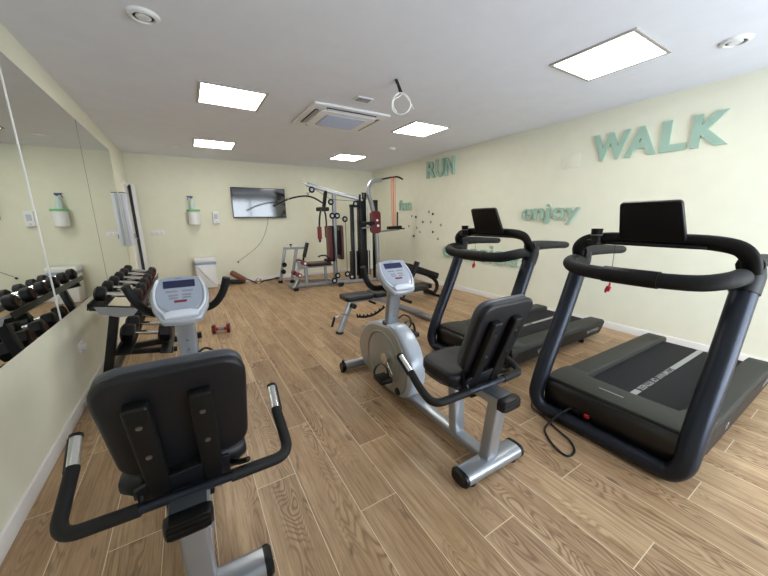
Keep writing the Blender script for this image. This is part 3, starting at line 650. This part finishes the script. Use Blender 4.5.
# ================================================================ treadmills (x towards the rear, origin on the floor at the front)
def make_treadmill(label):
    t = thing('treadmill', label, 'treadmill', (0, 0, 0), group='black treadmills facing the mirror')
    Q = lambda n, m, f, p=None: P(n, m, p or t, f, world=False)
    lp = fillet([(.375, .405, 1.03), (.24, .406, .70), (.06, .406, .32), (-.005, .408, .13), (.0, .36, .052), (.01, .22, .050), (.01, 0, .050)], .13, 8)
    path = lp+[V(p.x, -p.y, p.z) for p in lp[-2::-1]]
    n = len(path); rad = [1 if p.z > .25 else .86+.14*max(0, (p.z-.05)/.2) for p in path]
    Q('frame', 'bluegrey', lambda b: tube(b, path, .053, 20, radii=rad))
    # motor hood
    prof = [(.045, .065), (.035, .11), (.03, .17), (.035, .225), (.06, .256), (.12, .262), (.20, .06)]
    Q('motor_hood', 'hood', lambda b: prism(b, [(p.x, p.y) for p in smooth_path([(a, c, 0) for a, c in prof[:-1]], 4)]+[(.25, .23), (.25, .05), (.07, .05)], (0, 0, 0), (1, 0, 0), (0, 0, 1), (0, 1, 0), .73, .008))
    top = Q('hood_top', 'deck', lambda b: prism(b, [(.055, -.36), (.055, .36), (.17, .40), (.30, .418), (.42, .42), (.42, .268), (.36, .263), (.35, 0), (.36, -.263), (.42, -.268), (.42, -.42), (.30, -.418), (.17, -.40)], (0, 0, .271), (1, 0, -.115), (0, 1, 0), (.115, 0, 1), .022, .008))
    Q('hood_badge', 'print', lambda b: box(b, (.20, .03, .2615), (.012, .14, .003), rot=RY(.115)), top)
    Q('power_switch', 'red', lambda b: box(b, (.030, .075, .125), (.014, .032, .022), .004))
    Q('power_inlet', 'black', lambda b: box(b, (.032, .14, .125), (.012, .04, .035), .004))
    # deck
    Q('deck_base', 'bmatte', lambda b: box2(b, (.20, -.38, .07), (1.72, .38, .17), .01))
    bl = Q('running_belt', 'belt', lambda b: [box2(b, (.33, -.272, .140), (1.80, .272, .183)), tube(b, [(1.80, -.266, .144), (1.80, .266, .144)], .038, 16)])
    Q('belt_stripe', 'print', lambda b: [box2(b, (.345, -.019, .1853), (.545, .019, .186)), box2(b, (1.14, -.019, .1853), (1.79, .019, .186))], bl)
    def bt(b): text_bm(b, 'COMPANY OF FITNESS', .055, .0006, frame_m((1.125, -.0195, .1861), (-1, 0, 0), (0, -1, 0)) @ Matrix.Translation((0, -.039, 0)), .0008, width=.56)
    Q('belt_lettering', 'print', bt, bl)
    for s in (-1, 1):
        out = [(.40, .232), (1.74, .222), (1.85, .215), (1.885, .19), (1.88, .165), (1.81, .08), (1.78, .065), (.30, .06), (.24, .10), (.22, .235)]
        rr = Q('side_rail', 'deck', lambda b: prism(b, out, (0, s*.342, 0), (1, 0, 0), (0, 0, 1), (0, 1, 0), .15, .014, 3))
        Q('rail_skirt', 'deck_side', lambda b: prism(b, [(.32, .185), (1.79, .175), (1.84, .158), (1.785, .085), (.30, .075), (.26, .11)], (0, s*.4175, 0), (1, 0, 0), (0, 0, 1), (0, 1, 0), .006, .002, 1), rr)
        if s < 0:
            Q('maker_lettering', 'print', lambda b: text_bm(b, 'BH FITNESS', .042, .001, frame_m((1.50, -.4215, .118), (1, 0, 0), (0, 0, 1)), .001, width=.24), rr)
            Q('model_lettering', 'print', lambda b: text_bm(b, 'V7', .06, .001, frame_m((.60, -.4215, .105), (1, 0, 0), (0, 0, 1)), .0006), rr)
        Q('foot', 'bmatte', lambda b: [cyl(b, (1.52, s*.36, 0), (1.52, s*.36, .025), .028), cyl(b, (1.52, s*.36, .02), (1.52, s*.36, .09), .012)])
    Q('transport_wheel', 'bmatte', lambda b: [cyl(b, (.30, -.34, .035), (.30, -.30, .035), .035), cyl(b, (.30, .34, .035), (.30, .30, .035), .035)])
    # upper loop
    half = [(.37, .385, 1.045), (.29, .395, 1.072), (.19, .380, 1.064), (.135, .30, 1.042), (.12, .17, 1.032), (.12, 0, 1.030)]
    fb = smooth_path(half + [(a, -c, d) for a, c, d in half[-2::-1]], 5)
    gb = Q('front_grip_bar', 'foam', lambda b: tube(b, fb, .040, 18, rb=.042))
    Q('grip_sleeve', 'bmatte', lambda b: tube(b, [(.1205, .135, 1.0315), (.12, .05, 1.0305), (.12, -.05, 1.0305), (.1205, -.135, 1.0315)], .047, 18), gb)
    for s in (-1, 1):
        pu = Q('post_sleeve', 'deck_side', lambda b: tube(b, smooth_path([(.355, s*.405, .985), (.380, s*.405, 1.04), (.400, s*.404, 1.09), (.415, s*.403, 1.125)], 4), .058, 18, radii=[1]*6+[1-.04*i for i in range(7)]))
        ha = Q('hand_rail', 'foam', lambda b: tube(b, smooth_path([(.35, s*.404, 1.125), (.50, s*.400, 1.130), (.72, s*.393, 1.122), (.95, s*.385, 1.108)], 5), .034, 14, radii=[1.5-.60*(i/15)**.6 if i < 15 else .8 for i in range(16)]))
    hb = [(.36, .412, 1.09), (.33, .405, 1.155), (.335, .36, 1.205), (.355, .26, 1.225), (.365, .12, 1.230), (.365, 0, 1.230)]
    bb_ = smooth_path(hb + [(a, -c, d) for a, c, d in hb[-2::-1]], 5)
    br = Q('console_bridge', 'bmatte', lambda b: tube(b, bb_, .040, 16, rb=.021))
    Q('bridge_tray', 'deck_side', lambda b: prism(b, rrect(.50, .13, .05), (.39, 0, 1.205), (0, 1, 0), (1, 0, .12), (-.12, 0, 1), .016, .005), br)
    tn = V(-math.cos(.42), 0, math.sin(.42)*1); ty = V(-math.sin(.42), 0, math.cos(.42))
    ty = V(-.104, 0, .221).normalized(); tn = ty.cross(V(0, 1, 0)); tc0 = V(.275, 0, 1.338)
    scr = Q('tablet_screen', 'black', lambda b: prism(b, rrect(.285, .245, .022, 5, .325), tc0, (0, 1, 0), ty, tn, .026, .007, 3))
    Q('display', 'screen', lambda b: prism(b, rrect(.25, .19, .006, 5, .285), tc0-(tn if tn.x < 0 else -tn)*.0135, (0, 1, 0), ty, tn, .002), scr)
    ch = Q('cup_holder', 'black', lambda b: [lathe(b, (.298, .285, 1.21), [(.026, 0), (.030, .01), (.033, .075), (.035, .08), (.029, .08), (.027, .02)], 18), box(b, (.31, .30, 1.205), (.06, .07, .03), .008)])
    Q('holder_band', 'screw', lambda b: torus(b, (.298, .285, 1.25), .0325, .003, 'Z'), ch)
    sk = Q('safety_key', 'red', lambda b: [box(b, (.36, .20, .895), (.02, .028, .035), .005, RX(.3)), cyl(b, (.36, .195, .91), (.36, .193, .935), .006), box(b, (.36, .212, .875), (.012, .012, .02), .003)])
    Q('key_cord', 'blackcord', lambda b: tube(b, [(.36, .195, 1.21), (.36, .193, .93)], .0018, 6), sk)
    return t
tm = make_treadmill('near black treadmill with a tall tablet screen on the right of the picture'); tm.location = (2.823, .776, 0); tm.rotation_euler.z = -.006
tm2 = copy_tree(tm); tm2['label'] = 'far black treadmill standing behind the middle exercise bike'; tm2.location = (2.909, 2.033, 0); tm2.rotation_euler.z = .003
pc = solo('power_cord', 'blackcord', lambda b: tube(b, smooth_path([(2.915, .92, .13), (2.85, .955, .125), (2.78, .99, .08), (2.74, 1.02, .02), (2.66, 1.0, .007), (2.58, .90, .007), (2.555, .80, .007), (2.63, .795, .007), (2.70, .86, .007), (2.74, .97, .007), (2.79, 1.09, .007), (2.83, 1.20, .007), (2.90, 1.25, .007)], 6), .0065, 8), 'black power cord looped on the floor in front of the near treadmill', 'cord')
solo('power_cord', 'blackcord', lambda b: tube(b, smooth_path([(2.885, 2.14, .13), (2.80, 2.16, .10), (2.72, 2.18, .02), (2.60, 2.10, .007), (2.56, 2.0, .007), (2.62, 1.90, .007), (2.74, 1.92, .007), (2.80, 2.0, .007)], 6), .0065, 8), 'black power cord looped on the floor before the far treadmill', 'cord')

# ================================================================ adjustable bench
bn = thing('weight_bench', 'small silver-framed weight bench with black pads behind the middle bike', 'bench', (2.95, 3.42, 0))
P('seat_pad', 'vinyl', bn, lambda b: prism(b, rrect(.38, .26, .05), (2.52, 3.42, .43), (1, 0, 0), (0, 1, 0), (0, 0, 1), .06, .018))
P('back_pad', 'vinyl', bn, lambda b: prism(b, rrect(.86, .27, .05), (3.14, 3.42, .43), (1, 0, 0), (0, 1, 0), (0, 0, 1), .06, .018))
P('beam', 'silver', bn, lambda b: [tube(b, [(2.42, 3.42, .375), (3.05, 3.42, .375)], .032, 12, rb=.022, sq=True), tube(b, [(2.75, 3.42, .375), (3.50, 3.42, .07)], .026, 12, rb=.026, sq=True)])
lg = P('front_leg', 'silver', bn, lambda b: tube(b, [(2.45, 3.42, .385), (2.265, 3.40, .015)], .034, 14, rb=.026, sq=True, up=(0, 1, 0)))
P('rubber_foot', 'black', lg, lambda b: cyl(b, (2.265, 3.40, 0), (2.268, 3.40, .022), .05, .045))
P('rear_foot', 'silver', bn, lambda b: tube(b, [(3.50, 3.02, .04), (3.50, 3.95, .04)], .034, 14, rb=.030, sq=True))
P('foot_cap', 'black', bn, lambda b: [box(b, (3.50, yy, .037), (.085, .035, .074), .01) for yy in (3.01, 3.96)])
lv = P('pull_handle', 'screw', bn, lambda b: tube(b, smooth_path([(2.37, 3.39, .22), (2.31, 3.37, .245), (2.25, 3.355, .245), (2.19, 3.35, .22)]), .010, 8))
P('handle_grip', 'foam', lv, lambda b: cyl(b, (2.19, 3.35, .235), (2.15, 3.35, .12), .014))
P('seat_knob', 'black', bn, lambda b: [cyl(b, (2.44, 3.385, .33), (2.44, 3.32, .33), .03), cyl(b, (2.68, 3.40, .35), (2.74, 3.33, .32), .014)])
def ladder(b):
    pts = smooth_path([(2.50, 3.38, .18), (2.62, 3.38, .155), (2.76, 3.38, .17), (2.90, 3.38, .24)], 5)
    tube(b, pts, .010, 8, rb=.016)
    for i in range(0, len(pts)-1, 2): box(b, pts[i]+V(0, 0, .02), (.012, .02, .03), .003)
P('adjustment_ladder', 'bmatte', bn, ladder)

# ================================================================ low black sit-up bench by the right wall
su = thing('sit_up_bench', 'low black padded bench with a curved tube end near the right wall', 'bench', (4.25, 4.25, 0))
dirp = V(.94, 0, -.33)
P('upper_pad', 'bmatte', su, lambda b: prism(b, rrect(.70, .26, .03), (4.15, 4.25, .485), dirp, (0, 1, 0), (.33, 0, .94), .11, .025))
P('lower_pad', 'bmatte', su, lambda b: prism(b, rrect(.50, .26, .03), (4.06, 4.22, .215), (1, 0, .03), (0, 1, 0), (-.03, 0, 1), .075, .02))
P('curved_tube', 'black', su, lambda b: [tube(b, smooth_path([(4.36, yy, .375), (4.47, yy, .31), (4.545, yy, .21), (4.54, yy, .11), (4.47, yy, .055), (4.38, yy, .09), (4.22, yy, .165)], 6), .034, 12) for yy in (4.25,)])
P('floor_bar', 'black', su, lambda b: [tube(b, [(4.47, 4.02, .028), (4.47, 4.48, .028)], .024, 10), tube(b, [(3.80, 4.02, .028), (3.80, 4.48, .028)], .024, 10), tube(b, [(3.80, 4.25, .03), (3.88, 4.25, .19)], .022, 10), tube(b, [(3.82, 4.25, .06), (3.84, 4.25, .55)], .022, 10)])
P('foot_cap', 'black', su, lambda b: [cyl(b, (4.47, yy, .028), (4.47, yy+s*.03, .028), .028) for yy, s in ((4.48, 1), (4.02, -1))])

# ================================================================ multi-gym
mg = thing('multi_gym', 'large silver and black multi-station home gym with red pads at the back', 'gym machine', (3.4, 6.25, 0))
G = lambda n, m, f, p=None: P(n, m, p or mg, f)
G('base_frame', 'silver_d', lambda b: [tube(b, [(2.46, 6.28, .04), (3.80, 6.28, .04)], .032, 12, sq=True), tube(b, [(2.50, 6.05, .035), (2.50, 6.55, .035)], .03, 12, sq=True),
    tube(b, [(3.40, 5.95, .035), (3.40, 6.72, .035)], .03, 12, sq=True), tube(b, [(3.42, 6.20, .04), (4.35, 6.0, .04)], .032, 12, sq=True), tube(b, [(2.55, 7.02, .035), (3.35, 6.60, .035)], .025, 12, sq=True)])
G('foot_cap', 'black', lambda b: [box(b, p, (.09, .07, .06), .01) for p in [(2.50, 6.02, .03), (3.40, 5.92, .03), (3.42, 5.93, .05), (2.44, 7.0, .03), (2.67, 6.9, .03)]])
G('main_upright', 'silver_d', lambda b: tube(b, [(3.44, 6.28, .03), (3.47, 6.25, 1.86)], .038, 12, rb=.038, sq=True, up=(0, 1, 0)))
G('top_beam', 'silver_d', lambda b: tube(b, [(2.93, 6.30, 2.035), (3.48, 6.25, 1.885), (4.06, 6.12, 1.76)], .03, 12, rb=.038, sq=True))
G('beam_tip', 'steel', lambda b: [cyl(b, (2.93, 6.30, 2.03), (2.86, 6.30, 2.075), .014), cyl(b, (2.86, 6.30, 2.075), (2.86, 6.30, 2.12), .012)])
for k, (x, y, z) in enumerate([(3.00, 6.22, 1.93), (3.36, 6.16, 1.70), (3.37, 6.14, 1.43), (3.47, 6.12, 1.43), (3.63, 6.10, 1.36), (3.86, 6.05, 1.67), (3.42, 6.10, .20), (3.62, 6.05, .22), (3.70, 6.0, .16), (3.30, 6.0, .12)]):
    pu = G('pulley', 'black', lambda b: [torus(b, (x, y, z), .045, .018, 'Y', 20, 8)])
    G('pulley_hub', 'grey_l', lambda b: cyl(b, (x, y-.012, z), (x, y+.012, z), .028), pu)
G('steel_cable', 'blackcord', lambda b: [tube(b, p, .005, 6) for p in ([(3.0, 6.22, 1.98), (3.36, 6.16, 1.75), (3.86, 6.05, 1.72)], [(3.37, 6.14, 1.40), (3.42, 6.10, .25)], [(3.47, 6.12, 1.40), (3.63, 6.08, 1.36), (3.62, 6.05, .25)], [(2.97, 6.22, 1.92), (2.92, 6.25, 1.80)])])
bar_ = G('lat_bar', 'black', lambda b: tube(b, smooth_path([(2.20, 6.02, 1.60), (2.47, 6.10, 1.725), (2.72, 6.18, 1.79), (2.90, 6.22, 1.805), (3.08, 6.28, 1.77), (3.30, 6.38, 1.67)], 5), .016, 10))
G('bar_end', 'steel', lambda b: [cyl(b, (2.50, 6.11, 1.74), (2.47, 6.10, 1.73), .022), cyl(b, (2.90, 6.22, 1.80), (2.91, 6.24, 1.87), .014)], bar_)
# press arms
pa = G('press_arm', 'black', lambda b: [tube(b, [(3.30, 6.26, 1.92), (3.24, 6.24, 1.60)], .030, 12, sq=True), box(b, (3.20, 6.22, 1.56), (.20, .24, .08), .02),
    tube(b, smooth_path([(3.16, 6.14, 1.57), (3.10, 6.08, 1.50), (3.06, 6.04, 1.36), (3.04, 6.02, 1.20)]), .018, 10), tube(b, smooth_path([(3.26, 6.34, 1.57), (3.34, 6.44, 1.48), (3.36, 6.46, 1.34), (3.36, 6.46, 1.18)]), .018, 10)])
G('arm_tip', 'black', lambda b: cyl(b, (3.04, 6.02, .98), (3.04, 6.02, .92), .022), pa)
for x, y in ((3.04, 6.02), (3.36, 6.46)): G('red_grip', 'redfoam', lambda b: cyl(b, (x, y, 1.22), (x, y, .98), .042), pa)
# seat and backrest
bk = G('back_pad', 'bmatte', lambda b: prism(b, rrect(.26, .74, .05), (3.385, 6.28, .86), (0, 1, 0), (0, 0, 1), (1, 0, 0), .05, .012))
G('pad_facing', 'redvinyl', lambda b: prism(b, rrect(.24, .70, .05), (3.335, 6.28, .86), (0, 1, 0), (0, 0, 1), (1, 0, 0), .055, .018), bk)
stp = G('seat_pad', 'bmatte', lambda b: prism(b, rrect(.50, .30, .04), (3.07, 6.28, .445), (1, 0, 0), (0, 1, 0), (0, 0, 1), .03, .006))
G('pad_facing', 'maroon', lambda b: prism(b, rrect(.48, .29, .04), (3.07, 6.28, .478), (1, 0, 0), (0, 1, 0), (0, 0, 1), .045, .016), stp)
G('seat_frame', 'silver_d', lambda b: [tube(b, [(2.72, 6.28, .41), (3.44, 6.28, .41)], .026, 12, sq=True), tube(b, [(2.80, 6.28, .04), (2.80, 6.28, .42)], .032, 12, sq=True, up=(0, 1, 0)), tube(b, [(3.22, 6.28, .04), (3.22, 6.28, .40)], .026, 12, sq=True, up=(0, 1, 0)), box(b, (2.70, 6.28, .46), (.12, .12, .16), .01)])
G('side_handle', 'black', lambda b: [tube(b, smooth_path([(3.02, 6.12, .62), (3.08, 6.10, .645), (3.18, 6.10, .635), (3.24, 6.12, .58), (3.30, 6.18, .53)]), .016, 8), box(b, (3.26, 6.20, .53), (.10, .22, .05), .01)])
G('rear_pad', 'maroon', lambda b: prism(b, rrect(.26, .72, .05), (3.57, 6.25, .88), (0, 1, 0), (0, 0, 1), (1, 0, 0), .06, .018))
G('rear_pad_support', 'bmatte', lambda b: box(b, (3.525, 6.25, .88), (.03, .10, .5)))
# leg developer with rollers
ldv = G('leg_developer', 'silver_d', lambda b: [tube(b, [(2.68, 6.28, .50), (2.57, 6.24, .12)], .026, 12, sq=True, up=(0, 1, 0)), tube(b, [(2.62, 6.20, .20), (2.47, 6.10, .03)], .02, 10, sq=True), tube(b, [(2.66, 6.24, .18), (2.53, 6.14, .03)], .02, 10, sq=True)])
for (x, z) in ((2.72, .52), (2.60, .29)):
    for s in (-1, 1):
        G('foam_roller', 'redfoam', lambda b: lathe(b, (x, 6.28+s*.15, z), [(.03, -.09), (.045, -.085), (.045, .085), (.03, .09)], 16, 'Y'), ldv)
    G('roller_end', 'white', lambda b: cyl(b, (x, 6.28-.245, z), (x, 6.28-.238, z), .024), ldv)
G('foot_plate', 'bmatte', lambda b: [prism(b, rrect(.16, .30, .02), (2.82, 6.28, .76), (0, 1, 0), (.28, 0, .96), (-.96, 0, .28), .03, .006), tube(b, [(2.74, 6.28, .50), (2.79, 6.28, .68)], .02, 10)])
# storage frame on the left
sf = G('plate_storage_frame', 'silver_d', lambda b: [tube(b, [(2.44, 7.0, .02), (2.59, 7.0, .75)], .03, 12, sq=True, up=(0, 1, 0)), tube(b, [(2.67, 6.95, .02), (2.83, 6.95, .75)], .03, 12, sq=True, up=(0, 1, 0)), tube(b, [(2.56, 7.0, .755), (3.02, 6.80, .755)], .024, 12, sq=True)])
G('storage_knob', 'black', lambda b: [lathe(b, (2.46+.2*z, 6.96, z), [(.05, -.03), (.055, 0), (.05, .03)], 14, 'Y') for z in (.25, .40)] + [cyl(b, (2.72, 6.98, .77), (2.72, 6.98, .82), .012), cyl(b, (2.72, 6.98, .82), (2.72, 6.98, .84), .03)], sf)
# weight stack tower
G('tower_post', 'rackb', lambda b: box2(b, (3.815, 6.17, .03), (3.875, 6.25, 1.62), .005))
G('guide_rod', 'white', lambda b: [cyl(b, (x, 6.25, .1), (x, 6.25, 1.62), .011) for x in (3.895, 3.93)])
G('tower_shroud', 'rackb', lambda b: box2(b, (3.985, 6.10, .03), (4.135, 6.26, 1.78), .008))
G('guide_rod', 'white', lambda b: [cyl(b, (x, 6.25, .1), (x, 6.25, 1.70), .012) for x in (4.19, 4.25)])
G('rear_shroud', 'rackb', lambda b: box2(b, (4.36, 6.16, .03), (4.46, 6.26, 1.76), .008))
ws = G('weight_stack', 'rubber', lambda b: [box(b, (4.07, 6.32, .14+.05*i), (.46, .12, .044), .004) for i in range(11)])
G('shroud_cap', 'black', lambda b: [box2(b, (3.80, 6.12, 1.60), (4.14, 6.24, 1.66), .008), cyl(b, (3.98, 6.08, 1.72), (3.98, 6.08, 1.86), .022), cyl(b, (4.06, 6.10, 1.76), (4.06, 6.10, 1.90), .025), cyl(b, (4.12, 6.10, 1.76), (4.12, 6.10, 1.90), .025)])
# knee-raise station
G('station_upright', 'silver_d', lambda b: tube(b, smooth_path([(4.33, 5.98, .03), (4.32, 5.97, .6), (4.28, 5.96, 1.2), (4.18, 5.94, 1.65), (4.10, 5.92, 1.85), (4.11, 5.92, 2.0), (4.20, 5.92, 2.11), (4.40, 5.91, 2.16)], 6), .045, 14))
G('pull_up_bar', 'black', lambda b: tube(b, smooth_path([(4.38, 5.91, 2.155), (4.55, 5.90, 2.195), (4.72, 5.89, 2.225), (4.80, 5.86, 2.225), (4.89, 5.82, 2.175)], 5), .018, 10))
bp_ = G('station_back_pad', 'bmatte', lambda b: prism(b, rrect(.24, .42, .06), (4.225, 5.89, 1.29), (1, 0, 0), (0, 0, 1), (0, 1, 0), .04, .01))
G('pad_facing', 'redvinyl', lambda b: prism(b, rrect(.25, .46, .08), (4.215, 5.855, 1.29), (1, 0, 0), (0, 0, 1), (0, 1, 0), .05, .02), bp_)
G('arm_rest', 'bmatte', lambda b: [box(b, (3.96, 5.74, 1.275), (.30, .11, .06), .015, RY(-.05)), box(b, (4.72, 5.90, 1.17), (.34, .11, .065), .015, RY(-.04)), cyl(b, (4.80, 5.90, 1.19), (4.80, 5.90, 1.50), .018), cyl(b, (4.78, 5.90, 1.135), (4.99, 5.90, 1.14), .016), cyl(b, (3.98, 5.72, 1.24), (4.10, 5.70, 1.26), .02)])
G('arm_bracket', 'silver', lambda b: [tube(b, [(4.33, 5.93, 1.09), (4.85, 5.90, 1.125)], .018, 10), tube(b, [(3.86, 5.78, 1.18), (4.30, 5.93, 1.20)], .018, 10)])
G('arm_end', 'white', lambda b: [cyl(b, (4.23, 5.80, 1.33), (4.24, 5.825, 1.33), .022), cyl(b, (4.25, 5.80, 1.22), (4.26, 5.825, 1.22), .026)])
# bands hanging on the pull-up bar
def band(x, dx, lab):
    def f(b):
        for s in (-1, 1):
            tube(b, smooth_path([(x, 5.885, 2.243), (x+s*(.022), 5.885, 2.12), (x+s*(.02)+dx*.4, 5.885, 1.7), (x+s*.016+dx, 5.885, 1.24), (x+dx, 5.885, 1.215)], 5), .012, 8, rb=.004)
    solo('resistance_band', 'orange', f, lab, 'resistance band', 'orange bands hanging from the pull-up bar')
band(4.655, .02, 'orange elastic band hanging from the pull-up bar, left one of the pair')
band(4.71, .01, 'orange elastic band hanging from the pull-up bar, right one of the pair')
